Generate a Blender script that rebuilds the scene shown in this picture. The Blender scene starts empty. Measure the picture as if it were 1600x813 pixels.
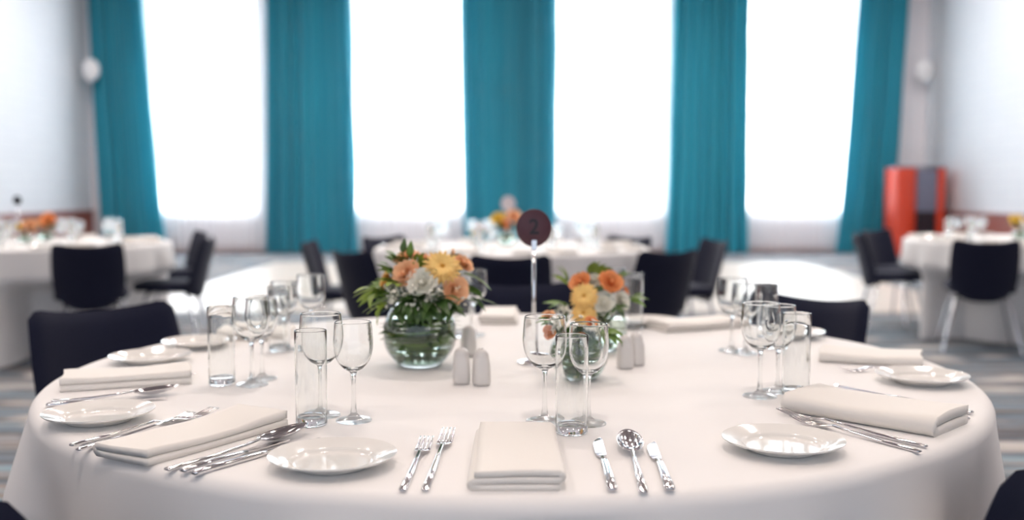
import bpy, math, random
from math import sin, cos, pi, radians as R_, tan, atan, sqrt, hypot, atan2
from mathutils import Vector, Matrix, Euler
random.seed(7)
C = bpy.context.scene.collection
SC = bpy.context.scene

# ------------------------------------------------------------------ camera
FPX, PITCH, CAMZ, TOP = 1556.0, R_(3.9), 1.11, 0.75
cd = bpy.data.cameras.new('camera'); cam = bpy.data.objects.new('camera', cd); C.objects.link(cam)
cam.location = (0, 0, CAMZ); cam.rotation_euler = (pi/2 - PITCH, 0, 0)
cd.sensor_fit = 'HORIZONTAL'; cd.sensor_width = 36; cd.lens = 36*FPX/1600
cd.clip_start = 0.05; cd.clip_end = 200
cd.dof.use_dof = True; cd.dof.focus_distance = 1.46; cd.dof.aperture_fstop = 2.2
SC.camera = cam

# ------------------------------------------------------------------ light and exposure
SC.view_settings.view_transform = 'Standard'; SC.view_settings.look = 'None'
SC.view_settings.gamma = 1; SC.view_settings.use_curve_mapping = False
SC.view_settings.exposure = 0.04
SKY, LAMP = 13.0, 24.0
w = bpy.data.worlds.new('world'); SC.world = w; w.use_nodes = True
bg = w.node_tree.nodes['Background']; bg.inputs[0].default_value = (0.86, 0.94, 1.0, 1); bg.inputs[1].default_value = SKY
cy = SC.cycles
cy.max_bounces = 14; cy.transmission_bounces = 12; cy.transparent_max_bounces = 24; cy.diffuse_bounces = 5; cy.glossy_bounces = 5
cy.use_denoising = True; cy.sample_clamp_indirect = 8; cy.blur_glossy = 0.3
XL, XR, YB, YF, ZC = -7.7, 7.55, 18.27, -5.0, 5.6
def area(loc, size, energy, col, rot=(0, 0, 0), shape='DISK', sy=None):
    l = bpy.data.lights.new('ceiling_lamp', 'AREA'); l.shape = shape; l.size = size  # data name shared by ceiling lamps, the added rear fill and portals
    if sy: l.size_y = sy
    l.energy = energy; l.color = col
    o = bpy.data.objects.new('ceiling_lamp', l); C.objects.link(o); o.location = loc; o.rotation_euler = rot
    return o
for ix in range(5):
    for iy in range(6):
        far = iy >= 3
        l = area((-6 + ix*3.0, -3.5 + iy*3.6, ZC - 0.06), 0.42, LAMP*(2.5 if far else 1), (1.0, 0.93, 0.88) if far else (1.0, 0.86, 0.77))
        l.data.spread = R_(170 if far else 105)
area((0, YF + 0.05, 2.6), 11, 118, (0.66, 0.80, 1.0), (pi/2, 0, 0), 'RECTANGLE', 4.2).name = 'rear_fill'  # added cool fill behind the camera for the cloth skirts; no window there
WINS = [(-6.55, -4.68), (-2.92, -0.86), (0.74, 2.78), (4.22, 6.25)]
SILL, HEAD = 0.73, 5.2
for x0, x1 in WINS:
    p = area(((x0+x1)/2, YB + 0.28, (SILL+HEAD)/2), x1-x0, 1, (1, 1, 1), (-pi/2, 0, 0), 'RECTANGLE', HEAD-SILL)
    p.data.cycles.is_portal = True; p.name = 'window_portal'

# ------------------------------------------------------------------ helpers
def P(px, py, z=TOP):
    dx, dy, dz = (px-800)/FPX, cos(PITCH)-sin(PITCH)*(py-406.5)/FPX, -sin(PITCH)-cos(PITCH)*(py-406.5)/FPX
    t = (z-CAMZ)/dz
    return Vector((dx*t, dy*t, z))

def mat(name, col, rough=0.5, metal=0.0, spec=0.5, sheen=0.0, bump=None, vary=None):
    m = bpy.data.materials.new(name); m.use_nodes = True
    nt = m.node_tree; b = nt.nodes['Principled BSDF']
    b.inputs['Base Color'].default_value = (*col, 1); b.inputs['Roughness'].default_value = rough
    b.inputs['Metallic'].default_value = metal; b.inputs['Specular IOR Level'].default_value = spec
    if sheen: b.inputs['Sheen Weight'].default_value = sheen
    tc = nt.nodes.new('ShaderNodeTexCoord')
    if vary:
        n = nt.nodes.new('ShaderNodeTexNoise'); n.inputs['Scale'].default_value = vary[0]
        mx = nt.nodes.new('ShaderNodeMix'); mx.data_type = 'RGBA'
        mx.inputs[6].default_value = (*col, 1); mx.inputs[7].default_value = (*vary[1], 1)
        nt.links.new(tc.outputs['Object'], n.inputs['Vector']); nt.links.new(n.outputs['Fac'], mx.inputs[0])
        nt.links.new(mx.outputs[2], b.inputs['Base Color'])
    if bump:
        n = nt.nodes.new('ShaderNodeTexNoise'); n.inputs['Scale'].default_value = bump[0]
        bp = nt.nodes.new('ShaderNodeBump'); bp.inputs['Strength'].default_value = bump[1]; bp.inputs['Distance'].default_value = bump[2]
        nt.links.new(tc.outputs['Object'], n.inputs['Vector']); nt.links.new(n.outputs['Fac'], bp.inputs['Height'])
        nt.links.new(bp.outputs[0], b.inputs['Normal'])
    return m

def mixmat(name, build):
    m = bpy.data.materials.new(name); m.use_nodes = True
    nt = m.node_tree; nt.nodes.clear()
    out = nt.nodes.new('ShaderNodeOutputMaterial')
    nt.links.new(build(nt), out.inputs[0])
    return m
def N(nt, kind, **kw):
    n = nt.nodes.new('ShaderNode'+kind)
    for k, v in kw.items(): n.inputs[k].default_value = v
    return n

def obj(name, vf, m, parent=None, smooth=True, loc=None):
    v, f = vf
    me = bpy.data.meshes.new(name); me.from_pydata([tuple(p) for p in v], [], f); me.validate()
    if smooth: me.polygons.foreach_set('use_smooth', [True]*len(me.polygons))
    if m: me.materials.append(m)
    me.update()
    o = bpy.data.objects.new(name, me); C.objects.link(o)
    if parent: o.parent = parent
    if loc is not None: o.location = loc
    return o
def tag(o, label, cat, group=None, kind=None):
    o['label'] = label; o['category'] = cat
    if group: o['group'] = group
    if kind: o['kind'] = kind
    return o
def thing(name, label, cat, loc=(0, 0, 0), rz=0, group=None):
    o = bpy.data.objects.new(name, None); C.objects.link(o); o.empty_display_size = 0.05
    o.location = loc; o.rotation_euler = (0, 0, rz)
    return tag(o, label, cat, group)
def struct(name, vf, m, smooth=False):
    o = obj(name, vf, m, None, smooth); o['kind'] = 'structure'; return o
def dup(root, loc, rz, label, group=None, scale=None):
    r = root.copy(); C.objects.link(r); r.location = loc; r.rotation_euler = (0, 0, rz); r['label'] = label
    if group: r['group'] = group
    if scale: r.scale = (scale,)*3
    for ch in list(root.children):
        c = ch.copy(); C.objects.link(c); c.parent = r
        for g in ch.children:
            d = g.copy(); C.objects.link(d); d.parent = c
    return r

def join(*vfs):
    V, F = [], []
    for v, f in vfs:
        k = len(V); V += list(v); F += [tuple(i+k for i in q) for q in f]
    return V, F
def xform(vf, M):
    return [M @ Vector(p) for p in vf[0]], vf[1]
def box(x0, x1, y0, y1, z0, z1):
    v = [(x, y, z) for x in (x0, x1) for y in (y0, y1) for z in (z0, z1)]
    return v, [(0, 1, 3, 2), (4, 6, 7, 5), (0, 4, 5, 1), (2, 3, 7, 6), (0, 2, 6, 4), (1, 5, 7, 3)]
def grid(fn, nu, nv, cu=False, cv=False):
    V = [fn(i/nu if cu else i/(nu), j/nv) for j in range(nv if cv else nv+1) for i in range(nu if cu else nu+1)]
    wu = nu if cu else nu+1; hv = nv if cv else nv+1
    F = []
    for j in range(nv):
        for i in range(nu):
            a, b = i, (i+1) % wu; c, d = j, (j+1) % hv
            F.append((c*wu+a, c*wu+b, d*wu+b, d*wu+a))
    return V, F
def lathe(prof, seg=48, close=False):
    V, F = [], []
    rings = []
    for r, z in prof:
        if r < 1e-6: rings.append([len(V)]); V.append((0, 0, z))
        else:
            rings.append(list(range(len(V), len(V)+seg)))
            V += [(r*cos(2*pi*i/seg), r*sin(2*pi*i/seg), z) for i in range(seg)]
    for a, b in zip(rings, rings[1:]):
        for i in range(seg):
            j = (i+1) % seg
            if len(a) == 1 and len(b) == 1: continue
            if len(a) == 1: F.append((a[0], b[j], b[i]))
            elif len(b) == 1: F.append((a[i], a[j], b[0]))
            else: F.append((a[i], a[j], b[j], b[i]))
    return V, F
def tube(path, rad, seg=8, caps=True):
    path = [Vector(p) for p in path]; n = len(path)
    rr = rad if isinstance(rad, (list, tuple)) else [rad]*n
    V, F = [], []
    up = None
    for i, p in enumerate(path):
        d = (path[min(i+1, n-1)] - path[max(i-1, 0)]).normalized()
        if up is None: up = Vector((1, 0, 0)) if abs(d.x) < 0.8 else Vector((0, 1, 0))
        s = d.cross(up).normalized(); up = s.cross(d).normalized()
        for k in range(seg):
            a = 2*pi*k/seg; V.append(p + (s*cos(a) + up*sin(a))*rr[i])
    for i in range(n-1):
        for k in range(seg):
            a, b = i*seg+k, i*seg+(k+1) % seg
            F.append((a, b, b+seg, a+seg))
    if caps: F.append(tuple(range(seg))[::-1]); F.append(tuple(range((n-1)*seg, n*seg)))
    return V, F
def rbox(sx, sy, z0, z1, r, exp=6, n=48, lev=5):
    """cushion: superellipse outline, rounded top and bottom rims"""
    prof = [(0, z0)]
    for k in range(lev+1):
        a = -pi/2 + pi/2*k/lev; prof.append((1 - r + r*cos(a), z0 + r*0.5*(1+sin(a)) if False else z0 + (1+sin(a))*min(r*sx, (z1-z0)/2)))
    for k in range(lev+1):
        a = pi/2*k/lev; prof.append((1 - r + r*cos(a), z1 - (1-sin(a))*min(r*sx, (z1-z0)/2)))
    prof.append((0, z1))
    v, f = lathe(prof, n)
    out = []
    for x, y, z in v:
        q = hypot(x, y)
        if q > 1e-9:
            a = atan2(y, x); k = (abs(cos(a))**exp + abs(sin(a))**exp)**(-1/exp)
            out.append((q*k*cos(a)*sx, q*k*sin(a)*sy, z))
        else: out.append((0, 0, z))
    return out, f

# ------------------------------------------------------------------ materials
M = {}
M['cloth'] = mat('white_tablecloth', (0.86, 0.84, 0.825), 0.8, sheen=0.2, bump=(900, 0.08, 0.0006))
M['napkin'] = mat('ivory_linen', (0.86, 0.82, 0.765), 0.85, sheen=0.2, bump=(700, 0.15, 0.0006))
M['china'] = mat('white_china', (0.86, 0.84, 0.80), 0.08, spec=0.6)
M['porcelain'] = mat('matt_porcelain', (0.72, 0.69, 0.66), 0.3)
M['steel'] = mat('polished_steel', (0.80, 0.79, 0.80), 0.09, 1.0)
M['chrome'] = mat('chrome', (0.85, 0.85, 0.87), 0.12, 1.0)
M['navy'] = mat('navy_upholstery', (0.010, 0.012, 0.030), 0.9, spec=0.15, sheen=0.15, bump=(500, 0.3, 0.001))
M['plum'] = mat('plum_disc', (0.075, 0.022, 0.034), 0.4)
M['ink'] = mat('dark_numeral', (0.012, 0.010, 0.016), 0.5)
M['silverdisc'] = mat('pale_disc', (0.72, 0.66, 0.70), 0.4)
M['red'] = mat('red_lacquer', (0.62, 0.055, 0.022), 0.3)
M['greypanel'] = mat('grey_panel', (0.16, 0.17, 0.24), 0.35)
M['darkpanel'] = mat('dark_panel', (0.02, 0.014, 0.022), 0.4)
M['dado'] = mat('brown_wood', (0.20, 0.045, 0.030), 0.4, vary=(3, (0.28, 0.07, 0.045)))
M['ceil'] = mat('ceiling_paint', (0.34, 0.28, 0.28), 0.9)
M['backwall'] = mat('greige_paint', (0.86, 0.82, 0.84), 0.8)
M['whitefit'] = mat('white_plastic', (0.85, 0.85, 0.86), 0.4)
M['frame'] = mat('white_frame', (0.8, 0.8, 0.8), 0.5)
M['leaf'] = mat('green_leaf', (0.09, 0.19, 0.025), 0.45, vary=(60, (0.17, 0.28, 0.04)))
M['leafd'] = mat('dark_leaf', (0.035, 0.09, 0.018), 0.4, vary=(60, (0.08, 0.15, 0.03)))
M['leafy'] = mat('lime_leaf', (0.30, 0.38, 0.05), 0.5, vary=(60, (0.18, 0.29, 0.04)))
M['stem'] = mat('flower_stem', (0.07, 0.13, 0.03), 0.5)
M['gerb'] = mat('apricot_petal', (0.96, 0.59, 0.16), 0.6, vary=(40, (0.97, 0.66, 0.24)))
M['gerbc'] = mat('gerbera_centre', (0.88, 0.50, 0.09), 0.8)
M['peach'] = mat('peach_petal', (0.93, 0.50, 0.25), 0.6, vary=(50, (0.95, 0.60, 0.35)))
M['orange'] = mat('orange_petal', (0.92, 0.33, 0.10), 0.6, vary=(50, (0.94, 0.43, 0.17)))
M['cream'] = mat('cream_petal', (0.90, 0.87, 0.76), 0.6)
M['yellow'] = mat('yellow_petal', (0.88, 0.62, 0.08), 0.6)

def wallpaper(nt):
    b = N(nt, 'BsdfPrincipled', Roughness=0.55)
    tc = N(nt, 'TexCoord'); br = N(nt, 'TexBrick', Scale=1.0)
    br.offset = 0
    br.inputs['Color1'].default_value = (0.62, 0.635, 0.66, 1); br.inputs['Color2'].default_value = (0.64, 0.655, 0.675, 1)
    br.inputs['Mortar'].default_value = (0.55, 0.575, 0.62, 1)
    br.inputs['Mortar Size'].default_value = 0.012; br.inputs['Mortar Smooth'].default_value = 0.6
    br.inputs['Brick Width'].default_value = 0.22; br.inputs['Row Height'].default_value = 0.16
    sp = N(nt, 'SeparateXYZ'); cb = N(nt, 'CombineXYZ')
    nt.links.new(tc.outputs['Object'], sp.inputs[0]); nt.links.new(sp.outputs[1], cb.inputs[0]); nt.links.new(sp.outputs[2], cb.inputs[1])
    nt.links.new(cb.outputs[0], br.inputs['Vector']); nt.links.new(br.outputs['Color'], b.inputs['Base Color'])
    return b.outputs[0]
M['wall'] = mixmat('white_woven_wallpaper', wallpaper)

def carpet(nt):
    b = N(nt, 'BsdfPrincipled', Roughness=0.85); b.inputs['Specular IOR Level'].default_value = 0.35
    tc = N(nt, 'TexCoord'); mp = N(nt, 'Mapping'); mp.inputs['Scale'].default_value = (0.35, 8.0, 1)
    n = N(nt, 'TexNoise', Scale=1.0, Detail=3.0); n.inputs['Roughness'].default_value = 0.65
    r = N(nt, 'ValToRGB'); r.color_ramp.interpolation = 'LINEAR'
    cols = [(0.34, (0.09, 0.065, 0.06)), (0.42, (0.19, 0.155, 0.15)), (0.455, (0.10, 0.15, 0.21)), (0.495, (0.24, 0.35, 0.44)),
            (0.53, (0.20, 0.165, 0.16)), (0.575, (0.42, 0.36, 0.33)), (0.64, (0.30, 0.46, 0.55))]
    cols = [(q, tuple(0.68*c for c in col)) for q, col in cols]
    e = r.color_ramp.elements
    while len(e) < len(cols): e.new(0.5)
    for q, (p_, c_) in zip(e, cols): q.position = p_; q.color = (*c_, 1)
    n2 = N(nt, 'TexNoise', Scale=1.0, Detail=2.0); mp2 = N(nt, 'Mapping'); mp2.inputs['Scale'].default_value = (1.6, 4.0, 1)
    r2 = N(nt, 'ValToRGB'); r2.color_ramp.elements[0].position = 0.56; r2.color_ramp.elements[1].position = 0.66
    mx = nt.nodes.new('ShaderNodeMix'); mx.data_type = 'RGBA'; mx.inputs[7].default_value = (0.60, 0.54, 0.49, 1)
    L = nt.links.new
    L(tc.outputs['Object'], mp.inputs[0]); L(mp.outputs[0], n.inputs['Vector']); L(n.outputs['Fac'], r.inputs[0])
    L(tc.outputs['Object'], mp2.inputs[0]); L(mp2.outputs[0], n2.inputs['Vector']); L(n2.outputs['Fac'], r2.inputs[0])
    ml = N(nt, 'Math'); ml.operation = 'MULTIPLY'; ml.inputs[1].default_value = 0.7
    L(r2.outputs[0], ml.inputs[0]); L(ml.outputs[0], mx.inputs[0]); L(r.outputs[0], mx.inputs[6]); L(mx.outputs[2], b.inputs['Base Color'])
    return b.outputs[0]
M['carpet'] = mixmat('striped_carpet', carpet)

def parquet(nt):
    b = N(nt, 'BsdfPrincipled', Roughness=0.38); b.inputs['Specular IOR Level'].default_value = 0.4
    tc = N(nt, 'TexCoord'); br = N(nt, 'TexBrick', Scale=1.0)
    br.inputs['Color1'].default_value = (0.54, 0.48, 0.42, 1); br.inputs['Color2'].default_value = (0.60, 0.54, 0.48, 1)
    br.inputs['Mortar'].default_value = (0.42, 0.34, 0.27, 1); br.inputs['Mortar Size'].default_value = 0.004
    br.inputs['Brick Width'].default_value = 0.9; br.inputs['Row Height'].default_value = 0.12
    nt.links.new(tc.outputs['Object'], br.inputs['Vector']); nt.links.new(br.outputs['Color'], b.inputs['Base Color'])
    return b.outputs[0]
M['parquet'] = mixmat('pale_wood_floor', parquet)

def teal(nt):
    d = N(nt, 'BsdfPrincipled', Roughness=0.75); d.inputs['Sheen Weight'].default_value = 0.3
    tc = N(nt, 'TexCoord'); mp = N(nt, 'Mapping'); mp.inputs['Scale'].default_value = (9, 9, 0.35)
    n = N(nt, 'TexNoise', Scale=1.0, Detail=2.0)
    mx = nt.nodes.new('ShaderNodeMix'); mx.data_type = 'RGBA'
    mx.inputs[6].default_value = (0.006, 0.225, 0.33, 1); mx.inputs[7].default_value = (0.016, 0.38, 0.51, 1)  # lighter and darker vertical streaks paint fold shading into the teal
    t = N(nt, 'BsdfTranslucent'); s = N(nt, 'MixShader', Fac=0.08)
    L = nt.links.new
    L(tc.outputs['Object'], mp.inputs[0]); L(mp.outputs[0], n.inputs['Vector']); L(n.outputs['Fac'], mx.inputs[0])
    L(mx.outputs[2], d.inputs['Base Color']); L(mx.outputs[2], t.inputs[0]); L(d.outputs[0], s.inputs[1]); L(t.outputs[0], s.inputs[2])
    return s.outputs[0]
M['teal'] = mixmat('teal_drape', teal)

def sheer(nt):
    t = N(nt, 'BsdfTransparent'); t.inputs[0].default_value = (0.97, 0.98, 1, 1)
    d = N(nt, 'BsdfDiffuse'); d.inputs[0].default_value = (0.96, 0.965, 0.97, 1)
    l = N(nt, 'BsdfTranslucent'); l.inputs[0].default_value = (0.96, 0.965, 0.97, 1)
    a = N(nt, 'MixShader', Fac=0.5); b = N(nt, 'MixShader', Fac=0.6)
    nt.links.new(d.outputs[0], a.inputs[1]); nt.links.new(l.outputs[0], a.inputs[2])
    nt.links.new(t.outputs[0], b.inputs[1]); nt.links.new(a.outputs[0], b.inputs[2])
    return b.outputs[0]
M['sheer'] = mixmat('sheer_voile', sheer)

def glass(ior, col, clear=0.4):
    def f(nt):
        g = N(nt, 'BsdfGlass', Roughness=0.0, IOR=ior); g.inputs[0].default_value = (*col, 1)
        t = N(nt, 'BsdfTransparent'); t.inputs[0].default_value = (*col, 1); m = N(nt, 'MixShader', Fac=clear)
        nt.links.new(g.outputs[0], m.inputs[1]); nt.links.new(t.outputs[0], m.inputs[2]); return m.outputs[0]
    return f
def fres(nt, ior):
    f = N(nt, 'Fresnel'); g = N(nt, 'NewGeometry'); m = N(nt, 'Mix'); m.inputs[2].default_value = ior; m.inputs[3].default_value = 1/ior
    nt.links.new(g.outputs['Backfacing'], m.inputs[0]); nt.links.new(m.outputs[0], f.inputs[0]); return f
M['glass'] = mixmat('clear_glass', glass(1.47, (0.995, 1.0, 0.998), 0.0))
M['footglass'] = mixmat('foot_glass', glass(1.47, (0.995, 1.0, 0.998), 0.45))
M['water'] = mixmat('vase_water', glass(1.33, (0.90, 0.96, 0.90), 0.25))
def pane(nt):
    t = N(nt, 'BsdfTransparent'); g = N(nt, 'BsdfGlossy', Roughness=0.02); f = fres(nt, 1.45); s = N(nt, 'MixShader')
    nt.links.new(f.outputs[0], s.inputs[0]); nt.links.new(t.outputs[0], s.inputs[1]); nt.links.new(g.outputs[0], s.inputs[2])
    return s.outputs[0]
M['pane'] = mixmat('window_glass', pane)
def thin(nt):
    lw = N(nt, 'LayerWeight', Blend=0.25); r = N(nt, 'ValToRGB')
    r.color_ramp.elements[0].color = (0.98, 0.985, 0.985, 1); r.color_ramp.elements[0].position = 0.35
    r.color_ramp.elements[1].color = (0.62, 0.65, 0.65, 1)
    t = N(nt, 'BsdfTransparent'); g = N(nt, 'BsdfGlossy', Roughness=0.03); f = fres(nt, 1.5); s = N(nt, 'MixShader')
    nt.links.new(lw.outputs['Facing'], r.inputs[0]); nt.links.new(r.outputs[0], t.inputs[0])
    nt.links.new(f.outputs[0], s.inputs[0]); nt.links.new(t.outputs[0], s.inputs[1]); nt.links.new(g.outputs[0], s.inputs[2])
    return s.outputs[0]
M['thin'] = mixmat('thin_glass', thin)

# ------------------------------------------------------------------ the room
struct('floor', box(XL-0.2, XR+0.2, YF, YB+0.3, -0.1, 0), M['carpet'])
df = struct('floor_dance', box(-3.7, 4.5, 9.1, 15.6, 0.0, 0.012), M['parquet'])
struct('ceiling', box(XL-0.2, XR+0.2, YF, YB+0.3, ZC, ZC+0.1), M['ceil'])
struct('wall_left', box(XL-0.2, XL, YF, YB+0.3, 0, ZC), M['wall'])
struct('wall_right', box(XR, XR+0.2, YF, YB+0.3, 0, ZC), M['wall'])
struct('wall_rear', box(XL-0.2, XR+0.2, YF-0.2, YF, 0, ZC), M['wall'])
bw = [box(XL-0.2, XR+0.2, YB, YB+0.3, 0, SILL), box(XL-0.2, XR+0.2, YB, YB+0.3, HEAD, ZC)]
ed = [XL-0.2] + [v for q in WINS for v in q] + [XR+0.2]
for k in range(0, len(ed), 2): bw.append(box(ed[k], ed[k+1], YB, YB+0.3, SILL, HEAD))
struct('wall_back', join(*bw), M['backwall'])
struct('trim_1', join(box(XL, XL+0.03, YF, YB, 0, 0.74), box(XL, XL+0.05, YF, YB, 0.74, 0.78)), M['dado'])
struct('trim_2', join(box(XR-0.03, XR, YF, YB, 0, 0.74), box(XR-0.05, XR, YF, YB, 0.74, 0.78)), M['dado'])
struct('baseboard_back', box(XL, XR, YB-0.02, YB, 0, 0.10), M['dado'])
for k, (x0, x1) in enumerate(WINS):
    t = 0.05
    o = struct('window_%d' % (k+1), join(box(x0, x0+t, YB+0.16, YB+0.22, SILL, HEAD), box(x1-t, x1, YB+0.16, YB+0.22, SILL, HEAD),
               box(x0, x1, YB+0.16, YB+0.22, SILL, SILL+t), box(x0, x1, YB+0.16, YB+0.22, HEAD-t, HEAD)), M['frame'])
    obj('window_pane', box(x0+t, x1-t, YB+0.185, YB+0.195, SILL+t, HEAD-t), M['pane'], o, False)

# ------------------------------------------------------------------ curtains
def drape(xt0, xt1, xb0, xb1, y, amp, pleats, seed, zt=5.45, zb=0.02, nu=None, lean=1.0):
    rnd = random.Random(seed); ph = [rnd.uniform(0, 6.28) for _ in range(4)]
    nu = nu or pleats*14
    def f(u, v):
        z = zb + (zt-zb)*v
        k = v**lean
        x = (xb0*(1-k) + xt0*k)*(1-u) + (xb1*(1-k) + xt1*k)*u
        uu = u + 0.012*sin(9*u+ph[0]) + 0.006*sin(3*z+ph[1])*sin(5*u)
        a = amp*(0.75 + 0.25*sin(7*u+ph[2]))*(1.0 + 0.12*sin(1.3*z+ph[3]))
        return (x + 0.25*a*sin(4*pi*pleats*uu+ph[1]), y + a*sin(2*pi*pleats*uu+ph[0]) + 0.3*a*sin(2*pi*pleats*0.37*uu + ph[3]), z)
    return grid(f, nu, 14)
k_ = (YB-0.25)/FPX
def cx(px): return (px-800)*k_
for (a, b, c, d, lab, sd, n) in [
    (143, 229, 158, 262, 'leftmost teal curtain, hanging in the corner beside the left white wall', 1, 7),
    (425, 552, 417, 559, 'second teal curtain from the left wall, behind dark chairs', 2, 9),
    (719, 871, 727, 868, 'middle teal curtain directly behind the number 2 table sign', 3, 11),
    (1048, 1168, 1039, 1171, 'fourth teal curtain from the left, behind the tilted chair backs right of centre', 4, 8),
    (1336, 1414, 1306, 1392, 'rightmost teal curtain, beside the red cabinet and grey wall strip', 5, 6)]:
    o = obj('curtain', drape(cx(a), cx(b), cx(c), cx(d), YB-0.26, 0.10, n, sd, lean=0.8), M['teal'])
    tag(o, lab, 'curtain', 'teal window curtains')
for (x0, x1), lab in zip(WINS, ['sheer white curtain between the first and second teal curtains from the left',
                                'sheer white curtain between the second and middle teal curtains',
                                'sheer white curtain just right of the middle teal curtain',
                                'sheer white curtain beside the rightmost teal curtain']):
    o = obj('sheer_curtain', drape(x0-0.2, x1+0.2, x0-0.2, x1+0.2, YB-0.08, 0.032, 17, int(x0*10)+100, nu=220), M['sheer'])
    tag(o, lab, 'sheer curtain', 'sheer curtains over the windows')

# ------------------------------------------------------------------ wall speakers and the red cabinet
def corner_speaker(x, y, z, sgn, lab):
    t = thing('wall_speaker', lab, 'wall fitting', (x, y, z))
    v, f = lathe([(0, -0.05), (0.10, -0.05), (0.145, -0.02), (0.155, 0.03), (0.15, 0.06)], 32)
    hs = xform((v, f), Matrix.Rotation(pi/2, 4, 'X') @ Matrix.Diagonal((1, 1.28, 1, 1)))
    obj('housing', hs, M['whitefit'], t)
    v, f = lathe([(0.15, 0.06), (0.14, 0.07), (0, 0.075)], 32)
    obj('grille', xform((v, f), Matrix.Rotation(pi/2, 4, 'X') @ Matrix.Diagonal((1, 1.28, 1, 1))), M['whitefit'], t)
    obj('bracket', tube([(0, 0.04, 0), (-sgn*0.02, 0.10, 0), (sgn*0.30, 0.12, 0)], 0.02), M['greypanel'], t)
corner_speaker(cx(155)+0.02, YB-0.45, 3.27, -1, 'white oval fitting high in the left corner, against the teal curtain')
corner_speaker(cx(1437)-0.02, YB-0.30, 3.27, 1, 'white oval fitting high on the right, against the grey wall strip')

t = thing('cabinet', 'tall red cabinet with grey upper panel in the right back corner', 'cabinet', (6.94, 17.2, 0), 0)
W2 = 0.42
def column(x0, x1, bul):
    def f(u, v):
        a = pi*u; return ((x0+x1)/2 - cos(a)*(x1-x0)/2, -0.22 - bul*sin(a), 0.02 + 1.5*v)
    return join(grid(f, 16, 1), box(x0, x1, -0.22, 0.25, 0.02, 1.52))
obj('body', box(-W2+0.02, W2-0.02, -0.12, 0.26, 0.02, 1.50), M['darkpanel'], t, False)
obj('side_panel', column(-W2, -0.07, 0.10), M['red'], t)
obj('side_panel', column(W2-0.1, W2, 0.05), M['red'], t)
obj('upper_panel', box(-0.05, W2-0.12, -0.20, -0.12, 0.78, 1.49), M['greypanel'], t, False)
obj('lower_panel', box(-0.05, W2-0.12, -0.17, -0.12, 0.08, 0.76), M['darkpanel'], t, False)
obj('top', box(-W2+0.01, W2-0.01, -0.22, 0.26, 1.52, 1.545), M['greypanel'], t, False)

# ------------------------------------------------------------------ tablecloths
def cloth(ctr, Rt, seed, flare=0.05, amp=0.035, nf=13, seg=300):
    rnd = random.Random(seed); ph = [rnd.uniform(0, 6.28) for _ in range(6)]
    prof = [(0.0, 0), (0.3*Rt, 0), (0.6*Rt, 0), (0.85*Rt, 0), (0.95*Rt, 0)]
    er = 0.022
    for k in range(7):
        a = pi/2*k/6; prof.append((Rt-er+er*sin(a), -er*(1-cos(a))))
    rows = [(r, TOP+z, 0) for r, z in prof]
    for k in range(1, 17):
        s = k/16; rows.append((Rt, TOP-er-(TOP-er-0.012)*s, s))
    def Fd(a):
        return (0.5*sin(nf*a+ph[0]+0.8*sin(3*a+ph[1])) + 0.3*sin((nf*0.5+0.5)//1*a+ph[2]) + 0.3*sin((2*nf+1)*a+ph[3])*(0.5+0.5*sin(2*a+ph[4])))
    V, F = [(0, 0, TOP)], []
    for r, z, s in rows[1:]:
        for i in range(seg):
            a = 2*pi*i/seg
            rr = r + flare*s**0.8 + amp*min(1, s*4.5)*(Fd(a)+0.15)
            if s > 0:                                             # pushed in where a chair is tucked under the edge
                h_ = max(0, min(1, (0.53-z)/0.05)); h_ = h_*h_*(3-2*h_)
                for hx, hy, rz in SEATS if h_ > 0 else ():
                    dx, dy = hx-ctr.x, hy-ctr.y; D = hypot(dx, dy)
                    if D > 1.35: continue
                    da = abs((a-atan2(dy, dx)+pi) % (2*pi)-pi)
                    lim = D-0.34; hw = 0.36/max(0.5, D-0.1)
                    q = max(0, min(1, (1.35*hw-da)/(0.35*hw))); q = q*q*(3-2*q)
                    if rr > lim: rr = rr + (max(lim, 0.2)-rr)*q*h_
            V.append((rr*cos(a), rr*sin(a), z))
    for i in range(seg): F.append((0, 1+i, 1+(i+1) % seg))
    for j in range(len(rows)-2):
        for i in range(seg):
            a, b = 1+j*seg+i, 1+j*seg+(i+1) % seg
            F.append((a, a+seg, b+seg, b))
    return V, F
MAIN = Vector((0, 2.05, 0)); BT = Vector((0, 6.53, 0)); LT = Vector((-3.36, 7.05, 0)); RT = Vector((3.95, 7.6, 0))
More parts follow.
